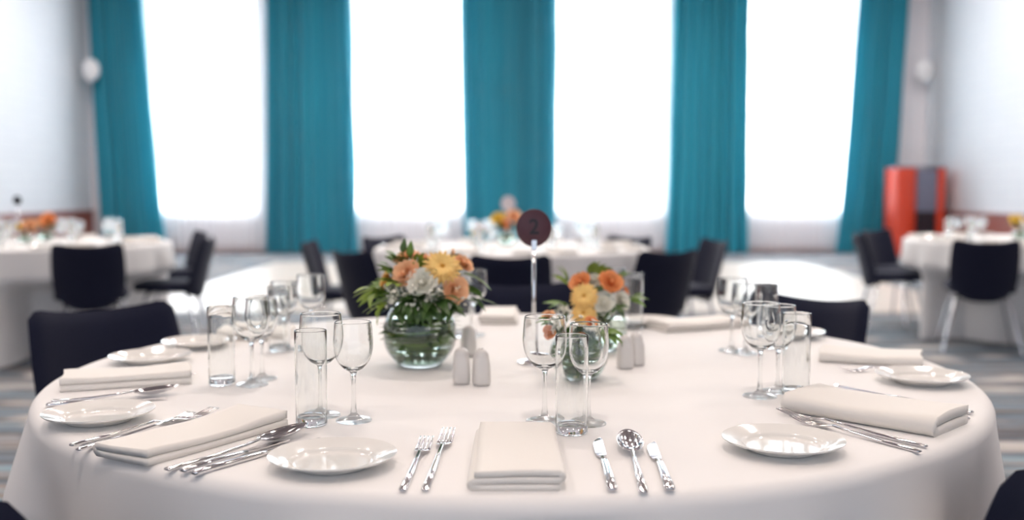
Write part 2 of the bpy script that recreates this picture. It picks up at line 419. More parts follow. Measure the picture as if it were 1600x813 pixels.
# ------------------------------------------------------------------ chairs
def back_panel():
    def pt(u, v, s):
        w = 0.19 + 0.03*sin(pi*(0.15+0.6*v))
        if v < 0.25: w *= 0.72 + 0.28*sin(pi/2*v/0.25)
        zt = 0.770 + 0.028*u*u - 0.03*max(0, abs(u)-0.88)/0.12; zb = 0.355 + 0.03*abs(u)**3
        z = zb + (zt-zb)*v
        e = (1-abs(u)**6)*(1-(2*v-1)**8)
        th = 0.020*sqrt(max(0, e))
        y = -0.20 - 0.10*v**1.3 + 0.055*u*u + s*th
        return (u*w, y, z)
    V, F = [], []
    n, m = 20, 20
    for s in (1, -1):
        g = grid(lambda a, b: pt(2*a-1, b, s), n, m)
        k = len(V); V += g[0]
        F += [tuple(i+k for i in (q if s > 0 else q[::-1])) for q in g[1]]
    return V, F
def make_chair(lab):
    t = thing('chair', lab, 'chair', group='dark navy chairs')
    obj('seat', xform(rbox(0.225, 0.22, 0.415, 0.475, 0.12, 5), Matrix.Translation((0, 0.02, 0))), M['navy'], t)
    obj('backrest', back_panel(), M['navy'], t)
    for sx in (-1, 1):
        for sy in (-1, 1):
            obj('leg', tube([(sx*0.13, sy*0.12, 0.415), (sx*0.17, sy*0.15, 0.36), (sx*0.25, sy*0.235, 0.012), (sx*0.252, sy*0.237, 0.0)], [0.012, 0.012, 0.010, 0.011], 10), M['chrome'], t)
    obj('seat_frame', tube([(-0.14, 0.13, 0.405), (-0.14, -0.13, 0.405), (0.14, -0.13, 0.405), (0.14, 0.13, 0.405), (-0.14, 0.13, 0.405)], 0.011), M['chrome'], t)
    for sx in (-1, 1): obj('back_support', tube([(sx*0.05, -0.12, 0.405), (sx*0.05, -0.20, 0.412), (sx*0.05, -0.205, 0.46)], 0.011), M['darkpanel'], t)
    return t
proto_chair = None
SEATS = []
def chair(bx, by, rz, lab):
    """bx, by: where the middle of the backrest's top stands"""
    global proto_chair
    off = Matrix.Rotation(rz, 2) @ Vector((0, -0.29))
    loc = (bx-off.x, by-off.y, 0); SEATS.append((loc[0], loc[1], rz))
    if proto_chair is None:
        proto_chair = make_chair(lab); proto_chair.location = loc; proto_chair.rotation_euler = (0, 0, rz)
    else: dup(proto_chair, loc, rz, lab, 'dark navy chairs')
def face(bx, by, c, add=0):
    return atan2(c.y-by, c.x-bx) - pi/2 + R_(add)
for bx, by, c, add, lab in [
    (-1.19, 2.84, MAIN, -9, 'dark navy chair at the front table, behind the left rim by the folded napkin'),
    (0.96, 3.13, MAIN, -8, 'dark navy chair at the front table, behind the tumblers right of the orange flowers'),
    (0.01, 3.58, MAIN, 0, 'dark navy chair at the far side of the front table, behind the number sign'),
    (0.748, 1.24, MAIN, 0, 'dark chair corner peeking in at the bottom right beside the tablecloth'),
    (-0.70, 1.105, MAIN, 0, 'dark chair corner just showing at the bottom left beside the tablecloth'),
    (-0.01, 5.12, BT, 0, 'dark chair with its back to us at the rear table, right behind the sign pole'),
    (-0.93, 5.55, BT, -6, 'dark chair with large back left of the bowl of flowers, at the rear table'),
    (-1.38, 6.62, BT, 4, 'dark chair seen side-on at the left of the rear middle table'),
    (-0.98, 7.40, BT, 0, 'dark chair beyond the rear middle table, on its left'),
    (0.90, 7.42, BT, 0, 'dark chair beyond the rear middle table, on its right'),
    (0.90, 5.55, BT, -12, 'dark tilted chair back right of the orange flowers, at the rear table'),
    (1.43, 6.86, BT, 0, 'dark chair seen side-on at the right of the rear middle table'),
    (-2.66, 6.22, LT, -22, 'dark chair with its back to us in front of the left table'),
    (-2.16, 7.17, LT, 0, 'dark chair seen side-on right of the left table, nearer one of the two'),
    (-2.58, 8.35, LT, -30, 'dark chair beyond the left table, partly hidden by a nearer one'),
    (3.20, 6.70, RT, 22, 'dark chair with its back to us in front of the right table'),
    (2.76, 8.00, RT, 8, 'dark chair seen side-on left of the right table, nearer one of the two'),
    (3.16, 8.75, RT, 0, 'dark chair by the red cabinet, partly hidden by a nearer chair')]:
    chair(bx, by, face(bx, by, c, add), lab)

for c, sd, lab in ((MAIN, 3, 'white floor-length cloth over the large round front table'),
                   (BT, 5, 'white cloth on the round table standing behind the front one, before the middle teal curtain'),
                   (LT, 8, 'white cloth on the round table at the left wall side'),
                   (RT, 11, 'white cloth on the round table near the red cabinet')):
    o = obj('tablecloth', cloth(c, 0.906 if c is MAIN else 0.9, sd, flare=0.012 if c is MAIN else 0.02, nf=14 if c is MAIN else 18, amp=0.05 if c is MAIN else 0.032), M['cloth'], None, True, c)
    tag(o, lab, 'tablecloth', 'round table cloths')

# ------------------------------------------------------------------ glassware
def bez(pts, n):
    """Catmull-Rom through profile points"""
    out = []
    for i in range(len(pts)-1):
        p0, p1, p2, p3 = pts[max(0, i-1)], pts[i], pts[i+1], pts[min(len(pts)-1, i+2)]
        for k in range(n):
            t = k/n
            out.append(tuple(0.5*(2*p1[d] + (p2[d]-p0[d])*t + (2*p0[d]-5*p1[d]+4*p2[d]-p3[d])*t*t + (3*p1[d]-p0[d]-3*p2[d]+p3[d])*t**3) for d in (0, 1)))
    out.append(pts[-1]); return [(max(0, r), z) for r, z in out]
def wine_parts(h, rb, rf):
    hb = h*0.50; zb = h-hb
    outer = bez([(0.0042, zb-0.006), (0.0065, zb+0.000), (rb*0.52, zb+hb*0.08), (rb*0.86, zb+hb*0.26), (rb, zb+hb*0.52), (rb*0.975, zb+hb*0.8), (rb*0.93, h)], 6)
    th = 0.0013
    inner = bez([(rb*0.93-th, h), (rb*0.975-th, zb+hb*0.8), (rb-th, zb+hb*0.52), (rb*0.86-th, zb+hb*0.27), (rb*0.50, zb+hb*0.115), (0.003, zb+hb*0.06), (0, zb+hb*0.058)], 6)
    lip = [(rb*0.93-th*0.25, h+0.0006), (rb*0.93-th*0.75, h+0.0006)]
    stem = bez([(0.0055, 0.012), (0.0040, 0.022), (0.0034, zb*0.5), (0.0036, zb*0.82), (0.0042, zb-0.006)], 5)
    foot = [(0, 0.0004), (rf*0.98, 0.0004), (rf, 0.0012), (rf*0.98, 0.0024)] + bez([(rf*0.9, 0.0032), (rf*0.45, 0.0050), (0.010, 0.0078), (0.0055, 0.012)], 5)
    return outer+lip+inner, stem, foot
def make_wine(name, h, rb, rf):
    t = thing(name, '-', 'wine glass')
    b, s, f = wine_parts(h, rb, rf)
    obj('bowl', lathe(b, 56), M['glass'], t); obj('stem', lathe(s, 24), M['glass'], t); obj('foot', lathe(f, 48), M['footglass'], t)
    return t
def make_tumbler(h=0.148, r=0.0240):
    rt = r*1.03
    t = thing('tumbler', '-', 'tumbler')
    wall = [(r+(rt-r)*k/6, 0.013+(h-0.014)*k/6) for k in range(0, 7)] + [(rt-0.0004, h), (rt-0.0010, h), (rt-0.0014, h-0.001)] + \
           [(r-0.0015+(rt-r)*k/6, 0.016+(h-0.018)*k/6) for k in range(6, -1, -1)] + [(r-0.0018, 0.0138)]
    obj('wall', lathe(wall, 56), M['glass'], t)
    base = [(0, 0.0012), (r*0.7, 0.0016), (r*0.92, 0.0004), (r*0.99, 0.002), (r, 0.005), (r, 0.0129), (r-0.0018, 0.0137), (r-0.0035, 0.0128), (r*0.75, 0.0118), (0, 0.0115)]
    obj('base', lathe(base, 56), M['glass'], t)
    return t
big = make_wine('wine_glass', 0.166, 0.0345, 0.030); small = make_wine('wine_glass', 0.157, 0.0310, 0.0285); tum = make_tumbler()
first = {}
def put(proto, key, px, py, lab, grp, cat):
    loc = P(px, py); loc.z = TOP
    if key not in first:
        first[key] = proto; proto.location = loc; tag(proto, lab, cat, grp)
    else: dup(proto, loc, random.uniform(0, 6), lab, grp)
SET = [('front napkin facing us', (851, 659), (919, 663), (893, 677)),
       ('round bowl of flowers, on its near left', (503, 650), (553, 658), (487, 664)),
       ('napkin at the left rim', (394, 602), (410, 593), (347, 601)),
       ('chair back left of the flower bowl', (487, 539), (445, 548), (437, 549)),
       (None, (740, 524), None, (722, 526)),
       ('orange flowers, on their far right', (957, 520), None, (990, 515)),
       ('napkin beyond the right-hand glasses', (1143, 549), (1164, 553), (1197, 543)),
       ('thick napkin at the right rim', (1187, 620), (1215, 612), (1243, 619))]
for where, a, b, c in SET:
    if where is None:
        put(big, 'big', *a, 'clear wine glass half hidden behind the large flower bowl', 'wine glasses on the front table', 'wine glass')
        put(tum, 'tumbler', *c, 'clear tumbler half hidden behind the large flower bowl', 'tumblers on the front table', 'tumbler'); continue
    put(big, 'big', *a, 'larger clear wine glass near the ' + where, 'wine glasses on the front table', 'wine glass')
    if b: put(small, 'small', *b, 'smaller clear wine glass near the ' + where, 'wine glasses on the front table', 'wine glass')
    put(tum, 'tumbler', *c, 'straight clear tumbler near the ' + where, 'tumblers on the front table', 'tumbler')

# ------------------------------------------------------------------ side plates
def plate_mesh(r=0.084):
    top = bez([(0, 0.0045), (r*0.45, 0.0045), (r*0.60, 0.0052), (r*0.66, 0.0085), (r*0.72, 0.0110), (r*0.97, 0.0170), (r, 0.0178)], 6)
    bot = [(r, 0.0165), (r*0.97, 0.0145)] + bez([(r*0.72, 0.0080), (r*0.62, 0.003), (r*0.56, 0.0004), (r*0.52, 0.0004), (r*0.50, 0.0018), (0, 0.0018)], 4)
    return lathe(top+bot, 72)
pl = None
for px, py, lab in [(520, 728, 'white side plate at the table front, left of the two upright forks'),
                    (155, 658, 'white side plate at the left rim, in front of the spoon and knife'),
                    (236, 566, 'white side plate behind the napkin at the left rim'),
                    (312, 542, 'white side plate just behind the left rim, by the dark chair'),
                    (1223, 703, 'white side plate at the table front right, before the forks'),
                    (1440, 598, 'white side plate at the right rim, overlapping the far napkin'),
                    (1234, 527, 'white side plate behind the tumbler at right'),
                    (1012, 508, 'white side plate at the far rim right of the flowers')]:
    loc = P(px, py)
    if pl is None: pl = obj('side_plate', plate_mesh(), M['china'], None, True, loc); o = pl
    else: o = pl.copy(); C.objects.link(o); o.location = loc
    tag(o, lab, 'plate', 'side plates on the front table')

# ------------------------------------------------------------------ cutlery (along +Y, tail at the origin)
def strip(secs, m=8):
    """secs: (y, z centre, half width, half thickness) - closed rounded bar"""
    V, F = [], []
    for y, z, hw, ht in secs:
        for k in range(m):
            a = 2*pi*k/m + pi/m
            ca, sa = cos(a), sin(a)
            e = 0.6
            V.append((hw*math.copysign(abs(ca)**e, ca), y, z + ht*math.copysign(abs(sa)**e, sa)))
    for j in range(len(secs)-1):
        for k in range(m):
            a, b = j*m+k, j*m+(k+1) % m
            F.append((a, b, b+m, a+m))
    F.append(tuple(range(m))[::-1]); F.append(tuple(range((len(secs)-1)*m, len(secs)*m)))
    return V, F
def fork_meshes(L):
    h0 = L*0.66
    handle = strip([(0, 0.003, 0.0035, 0.0012), (0.003, 0.003, 0.0050, 0.0022), (L*0.3, 0.0035, 0.0042, 0.0024), (L*0.52, 0.006, 0.0030, 0.0022), (h0, 0.0090, 0.0028, 0.0018)])
    def zc(t): return 0.0090 - 0.0078*sin(pi*min(1, t*1.15)*0.62) + 0.014*max(0, t-0.35)**1.5
    W = 0.0115
    V, F = [], []
    nb = 6
    parts = [strip([(h0-0.001, 0.0090, 0.0028, 0.0017), (h0+0.06*(L-h0), zc(0.06), 0.0055, 0.0012), (h0+0.16*(L-h0), zc(0.16), W*0.9, 0.0010),
                    (h0+0.30*(L-h0), zc(0.30), W, 0.0009), (h0+0.38*(L-h0), zc(0.38), W, 0.0009)])]
    for i in range(4):
        x = -W + W/4 + i*W/2 * 1.0
        x = (-0.75 + 0.5*i)*W
        s = strip([(h0+t*(L-h0), zc(t), 0.0020*(1-0.45*max(0, t-0.4)), 0.0009) for t in (0.36, 0.5, 0.65, 0.8, 0.93, 1.0)], 6)
        parts.append(([(p[0]+x, p[1], p[2]) for p in s[0]], s[1]))
    return handle, join(*parts)
def spoon_meshes(L):
    h0 = L*0.62; Lb = L-h0
    handle = strip([(0, 0.003, 0.0040, 0.0012), (0.003, 0.003, 0.0058, 0.0022), (L*0.3, 0.0035, 0.0046, 0.0024), (L*0.5, 0.0065, 0.0030, 0.0022), (h0+0.004, 0.0105, 0.0026, 0.0016)])
    hw = 0.0185
    def side(off):
        def f(u, v):
            a = 2*pi*u; q = v
            x = hw*q*cos(a)*(1 - 0.10*sin(a)); y = h0 + Lb/2 + Lb/2*q*sin(a)
            rim = 0.0105 + 0.006*max(0, (y-h0)/Lb)
            z = rim - 0.0095*(1-q**2.2) - off*(1 if q < 0.99 else 0.35)
            return (x, y, z)
        return grid(f, 32, 10, cu=True)
    a = side(0); b = side(0.0009)
    k = len(a[0]); n = 32
    F = list(a[1]) + [tuple(i+k for i in q[::-1]) for q in b[1]]
    for i in range(n):
        p, q = 10*n+i, 10*n+(i+1) % n; F.append((p, q, q+k, p+k))
    return handle, (a[0]+b[0], F)
def knife_meshes(L):
    h0 = L*0.58
    handle = strip([(0, 0.004, 0.0048, 0.0020), (0.004, 0.004, 0.0066, 0.0036), (L*0.25, 0.004, 0.0058, 0.0038), (L*0.5, 0.004, 0.0048, 0.0034), (h0, 0.004, 0.0044, 0.0026)], 10)
    secs = []
    for t in [0, 0.08, 0.2, 0.4, 0.6, 0.75, 0.86, 0.94, 1.0]:
        wl = 0.0100*(0.5+0.5*min(1, t/0.12)); lo = -wl*0.55; hi = wl*0.95
        if t > 0.6: hi = hi*(1-((t-0.6)/0.4)**2.2*1.25)
        if t > 0.85: lo *= (1-((t-0.85)/0.15)**2*0.3)
        secs.append((h0 + t*(L-h0), lo, hi))
    V, F = [], []
    for y, lo, hi in secs: V += [(lo, y, 0.0050), (hi, y, 0.0040), (hi, y, 0.0036), (lo, y, 0.0030)]
    for j in range(len(secs)-1):
        for k in range(4):
            a, b = j*4+k, j*4+(k+1) % 4; F.append((a, b, b+4, a+4))
    F += [(3, 2, 1, 0), tuple(range(len(V)-4, len(V)))]
    return handle, (V, F)
KIND = {'fork': (fork_meshes, 'head', 0.010), 'spoon': (spoon_meshes, 'bowl', 0.016), 'knife': (knife_meshes, 'blade', 0.003)}
def cutlery(kind, tail, tip, lab, lift=0.0, flip=False):
    fn, pn, tz = KIND[kind]
    a = P(*tail, TOP+lift+0.003); b = P(*tip, TOP+tz+lift)
    L = hypot(b.x-a.x, b.y-a.y); rz = atan2(b.y-a.y, b.x-a.x) - pi/2
    t = thing(kind, lab, kind, (a.x, a.y, TOP+lift), rz, 'cutlery on the front table')
    h, e = fn(L)
    if flip: e = ([(-p[0], p[1], p[2]) for p in e[0]], [q[::-1] for q in e[1]])
    obj('handle', h, M['steel'], t); obj(pn, e, M['steel'], t, kind != 'knife')
for kind, tail, tip, lab in [
    ('fork', (629, 767), (667, 681), 'shorter steel fork beside the front white plate'),
    ('fork', (664, 767), (701, 668), 'longer steel fork next to the front napkin'),
    ('knife', (957, 767), (934, 685), 'steel knife just right of the front napkin'),
    ('spoon', (1006, 769), (980, 671), 'steel spoon between the two front knives'),
    ('knife', (1047, 766), (1018, 692), 'steel knife farthest right of the front napkin, beyond the spoon'),
    ('fork', (110, 696), (299, 643), 'steel fork nearest the left plate, pointing to the table centre'),
    ('fork', (121, 703), (335, 636), 'steel fork partly covered by the long napkin at front left'),
    ('spoon', (259, 734), (480, 661), 'steel spoon resting beside the long napkin at front left'),
    ('knife', (284, 737), (450, 688), 'thin steel knife between the spoon and the front white plate'),
    ('knife', (301, 741), (498, 685), 'steel knife nearest the front white plate, pointing past the spoon'),
    ('spoon', (80, 627), (279, 602), 'steel spoon in front of the napkin stack at the left rim'),
    ('knife', (72, 634), (262, 622), 'steel knife between the spoon and plate at the left rim'),
    ('fork', (130, 578), (302, 584), 'steel fork half hidden behind the napkin at the left rim'),
    ('fork', (1448, 698), (1219, 637), 'steel fork touching the thick napkin at front right'),
    ('fork', (1438, 706), (1240, 648), 'steel fork nearest the front right white plate'),
    ('knife', (1519, 646), (1302, 603), 'steel knife whose tip shows beyond the thick right napkin'),
    ('knife', (1513, 656), (1345, 620), 'steel knife with only its handle showing past the thick right napkin'),
    ('fork', (1445, 577), (1312, 574), 'steel fork between the far right napkin and the right plate'),
    ('fork', (1070, 496), (1010, 503), 'steel fork at the far rim beside the tumblers behind orange flowers')]:
    cutlery(kind, tail, tip, lab, 0.0, kind == 'knife')

# ------------------------------------------------------------------ napkins (length along +Y, outer end at the origin)
def napkin_mesh(L, Wd, H, seed, open_=0.0, n=4):
    rnd = random.Random(seed); ph = rnd.uniform(0, 6)
    th = H/n*0.43; w = Wd/2
    pitch = H/n
    path = []
    for k in range(n):
        zc = pitch*(k+0.5); d = 1 if k % 2 else -1            # bottom layer runs right to left
        xs = [-1, -0.8, -0.4, 0, 0.4, 0.8, 1]
        row = [(x*w*(0.985 if k else 1.02), zc) for x in xs]
        if d < 0: row = row[::-1]
        path += row
        if k < n-1:
            s = 1 if d > 0 else -1
            path += [(s*(w+pitch*0.42*sin(pi*q)), zc + pitch*q) for q in (0.25, 0.5, 0.75)]
    off = []
    m = len(path)
    for i in range(m):
        a, b = path[max(0, i-1)], path[min(m-1, i+1)]
        dx, dz = b[0]-a[0], b[1]-a[1]; l = hypot(dx, dz) or 1
        off.append((-dz/l*th, dx/l*th))
    ring = [(p[0]+o[0], p[1]+o[1]) for p, o in zip(path, off)] + [(p[0]-o[0], p[1]-o[1]) for p, o in zip(path[::-1], off[::-1])]
    V, F = [], []
    ys = [0, 0.01, 0.04, 0.12, 0.25, 0.4, 0.6, 0.8, 0.92, 0.98, 1.0]; q = len(ring)
    for t in ys:
        for x, z in ring:
            f = z/H
            zz = z*(1 - 0.14*sin(pi*t)*f + open_*max(0, t-0.6)*f*1.6) + 0.0008*sin(9*t+ph+30*x)*f
            if t < 0.02: zz -= 0.0006
            V.append((x*(1+0.012*sin(4*t+ph)) + 0.002*sin(5*t+ph)*f, t*L + 0.003*f*sin(40*x+ph), max(0.0006, zz)))
    for j in range(len(ys)-1):
        for i in range(q):
            a, b = j*q+i, j*q+(i+1) % q; F.append((a, a+q, b+q, b))
    for base, fl in ((0, False), ((len(ys)-1)*q, True)):
        for i in range(m-1):
            qd = (base+i, base+i+1, base+q-2-i, base+q-1-i); F.append(qd[::-1] if fl else qd)
    return V, F
def napkin(out, inn, Wd, H, lab, seed, mirror=False, open_=0.0, n=3):
    a, b = P(*out), P(*inn); L = hypot(b.x-a.x, b.y-a.y)
    v, f = napkin_mesh(L, Wd, H, seed, open_, n)
    if mirror: v = [(-p[0], p[1], p[2]) for p in v]; f = [q[::-1] for q in f]
    o = obj('napkin', (v, f), M['napkin'], None, True, (a.x, a.y, TOP)); o.rotation_euler = (0, 0, atan2(b.y-a.y, b.x-a.x)-pi/2)
    tag(o, lab, 'napkin', 'folded napkins on the front table')
napkin((806, 768), (806, 686), 0.104, 0.026, 'folded ivory napkin facing us square-on at the table front', 1)
napkin((190, 722), (412, 661), 0.100, 0.022, 'long folded napkin at front left between forks and spoon', 2, open_=0.25, n=2)
napkin((98, 605), (298, 593), 0.105, 0.026, 'folded napkin in two thick layers at the left rim', 3, open_=0.1, n=2)
napkin((345, 528), (455, 528), 0.10, 0.028, 'folded napkin seen through the glasses at far left', 4)
napkin((782, 492), (778, 508), 0.095, 0.026, 'folded napkin at the far rim below the sign', 5)
napkin((1143, 509), (1026, 517), 0.10, 0.026, 'folded napkin at the far rim right of the flowers', 6, True)
napkin((1440, 568), (1282, 559), 0.12, 0.022, 'flat folded napkin behind the right plate', 7, n=2)
napkin((1487, 673), (1252, 634), 0.118, 0.032, 'thick folded napkin at the right rim with open end outward', 8, n=2)

# ------------------------------------------------------------------ salt and pepper shakers
def shaker_mesh():
    prof = [(0, 0.0005), (0.80, 0.0005), (0.95, 0.003), (1.0, 0.007), (0.98, 0.02), (0.93, 0.040), (0.875, 0.052), (0.85, 0.0535), (0.84, 0.056)]
    v, f = lathe([(r*0.0165, z) for r, z in prof] + [(0.0165*0.84*cos(a), 0.056+0.0135*sin(a)) for a in (0.2, 0.45, 0.7, 0.95, 1.2, 1.4)] + [(0, 0.0696)], 40)
    out = []
    for x, y, z in v:
        k = 1.0
        if z < 0.052 and (x or y):
            a = atan2(y, x); k = min(1.14, (abs(cos(a))**4 + abs(sin(a))**4)**(-0.25))
        out.append((x*k, y*k, z))
    return out, f
def holes():
    return join(*[xform(lathe([(0, 0), (0.0011, 0), (0.0011, 0.0008), (0, 0.0008)], 8), Matrix.Translation((0.004*cos(a), 0.004*sin(a), 0.0686))) for a in (0.5, 2.6, 4.7)])
t0 = None
for px, py, rz, lab in [(721, 600, 0.1, 'white shaker below the flower bowl, left one of the close pair'),
                        (752, 602, 0.3, 'white shaker below the flower bowl, right one of the close pair'),
                        (732, 557, 0.5, 'single white shaker standing behind the close pair, beside the flower bowl'),
                        (976, 576, 0.1, 'white shaker right of the orange flowers, nearer of two'),
                        (994, 571, 0.4, 'white shaker right of the orange flowers, half hidden by its twin')]:
    loc = P(px, py)
    if t0 is None:
        t0 = thing('salt_shaker', lab, 'shaker', loc, rz, 'salt and pepper shakers'); obj('body', shaker_mesh(), M['porcelain'], t0); obj('shaker_hole', holes(), M['ink'], t0)
    else: dup(t0, loc, rz, lab, 'salt and pepper shakers')

# ------------------------------------------------------------------ table number stands
def stand(loc, height, rd, rz, disc, lab, number=None):
    t = thing('table_number_stand', lab, 'table sign', loc, rz)
    obj('base', lathe([(0, 0.0004), (0.035, 0.0004), (0.036, 0.002), (0.034, 0.005), (0.012, 0.009), (0.004, 0.012), (0, 0.012)], 40), M['chrome'], t)
    obj('pole', tube([(0, 0, 0.01), (0, 0, height-rd*2+0.012)], 0.0042 if number else 0.005, 12), M['chrome'], t)
    clip = join(box(-0.005, 0.005, -0.006, -0.0025, height-2*rd-0.006, height-2*rd+0.014), box(-0.005, 0.005, 0.0025, 0.006, height-2*rd-0.006, height-2*rd+0.010))
    obj('clip', clip, M['chrome'], t, False)
    d = xform(lathe([(0, -0.002), (rd*0.97, -0.002), (rd, -0.001), (rd, 0.001), (rd*0.97, 0.002), (0, 0.002)], 56), Matrix.Translation((0, 0, height-rd)) @ Matrix.Diagonal((0.93, 1, 1, 1)) @ Matrix.Rotation(pi/2, 4, 'X'))
    dd = obj('disc', d, disc, t)
    if number:
        fc = bpy.data.curves.new('numeral', 'FONT'); fc.body = number; fc.size = 0.044; fc.align_x = 'CENTER'; fc.align_y = 'CENTER'; fc.extrude = 0.0004
        fc.offset = 0.0006
        tmp = bpy.data.objects.new('numeral_curve', fc); C.objects.link(tmp)
        dg = bpy.context.evaluated_depsgraph_get(); dg.update()
        nm = bpy.data.meshes.new_from_object(tmp.evaluated_get(dg)); bpy.data.objects.remove(tmp)
        fo = bpy.data.objects.new('numeral', nm); C.objects.link(fo); fo.parent = dd
        fo.location = (0.0, -0.0026, height-rd+0.001); fo.rotation_euler = (pi/2, 0, 0); nm.materials.clear(); nm.materials.append(M['ink'])
    return t
stand(P(834, 568), 0.325, 0.0395, 0.08, M['plum'], 'plum disc table sign with number 2 on a thin chrome pole', '2')

# ------------------------------------------------------------------ flowers
def orient(loc, d, roll=0):
    q = Vector(d).normalized().to_track_quat('Z', 'Y')
    return Matrix.Translation(loc) @ q.to_matrix().to_4x4() @ Matrix.Rotation(roll, 4, 'Z')
def gerbera(rad, rnd):
    parts = []
    for layer, n in ((0, 22), (1, 20), (2, 18)):
        for i in range(n):
            a = 2*pi*(i+0.5*layer)/n + rnd.uniform(-0.06, 0.06)
            L = rad*(1.0 - 0.16*layer)*rnd.uniform(0.93, 1.04); wd = rad*0.125
            def f(u, v, L=L, wd=wd, layer=layer, up=rnd.uniform(-0.05, 0.06)):
                r = rad*0.12 + (L-rad*0.12)*v
                w_ = wd*sin(pi*min(1, 0.16+0.80*v))**0.6*(2*u-1)
                z = rad*(0.05 + 0.09*layer + (0.22+0.10*layer+up)*v - 0.26*v*v) - abs(2*u-1)*0.04*rad
                return (r, w_, z)
            parts.append(xform(grid(f, 2, 5), Matrix.Rotation(a, 4, 'Z')))
    cen = []
    for i in range(90):
        q = sqrt(i/90)*rad*0.26; a = i*2.39996
        cen.append(xform(lathe([(0, 0.1*rad), (rad*0.022, 0.13*rad), (0.012*rad, 0.19*rad), (0, 0.2*rad)], 5), Matrix.Translation((q*cos(a), q*sin(a), 0.05*rad*(1-(q/(rad*0.26))**2)))))
    cen.append(lathe([(0.27*rad, 0.04*rad), (0.25*rad, 0.13*rad), (0.15*rad, 0.18*rad), (0, 0.19*rad)], 20))
    return join(*parts), join(*cen)
def rose(rad, rnd, n=26, ruff=1.0):
    parts = []
    for i in range(n):
        t = i/(n-1); a = i*2.39996 + rnd.uniform(-0.2, 0.2)
        op = R_(8 + 62*t**1.1); sz = rad*(0.55+0.5*t)
        fr = [rnd.uniform(0, 6.28) for _ in range(3)]
        def f(u, v, sz=sz, op=op, t=t, fr=fr):
            s = 2*u-1
            wv = sz*0.62*(0.35+0.65*sin(pi*min(1, 0.12+0.62*v)))
            x = s*wv; rr = rad*(0.06+0.10*t)
            cup = rr + v*sz*sin(op)*0.85 - 0.22*sz*s*s*(1-0.4*t) + 0.12*sz*(v**3)*(0.3+t)
            z = v*sz*cos(op) - 0.08*sz*s*s*v + ruff*0.055*sz*v*v*(sin(7*s+fr[0])+0.7*sin(13*s+fr[1]))
            return (x, cup + ruff*0.035*sz*v*sin(9*s+fr[2]), z)
        parts.append(xform(grid(f, 6, 5), Matrix.Rotation(a, 4, 'Z')))
    parts.append(lathe([(0, -0.1*rad), (0.16*rad, 0.05*rad), (0.19*rad, 0.30*rad), (0.13*rad, 0.52*rad), (0.05*rad, 0.60*rad), (0, 0.58*rad)], 14))
    v, f = join(*parts)
    return [(p[0], p[1], p[2]-0.3*rad) for p in v], f
def leaf(L, Wd, bend, seg=8, jag=0):
    def f(u, v):
        s = 2*u-1; w_ = Wd/2*sin(pi*v**0.75)**0.8*(1+jag*0.35*(1 if int(v*seg) % 2 else -1)) if 0 < v < 1 else 0.0008
        return (s*w_, v*L, bend*L*(v-v*v*1.6) + 0.18*abs(s)*w_)
    return grid(f, 4, seg*2 if jag else seg)
def bud(rad, L):
    return lathe([(0, 0)] + bez([(rad*0.5, 0.002), (rad, L*0.3), (rad*0.75, L*0.65), (rad*0.15, L*0.97), (0, L)], 4), 12)
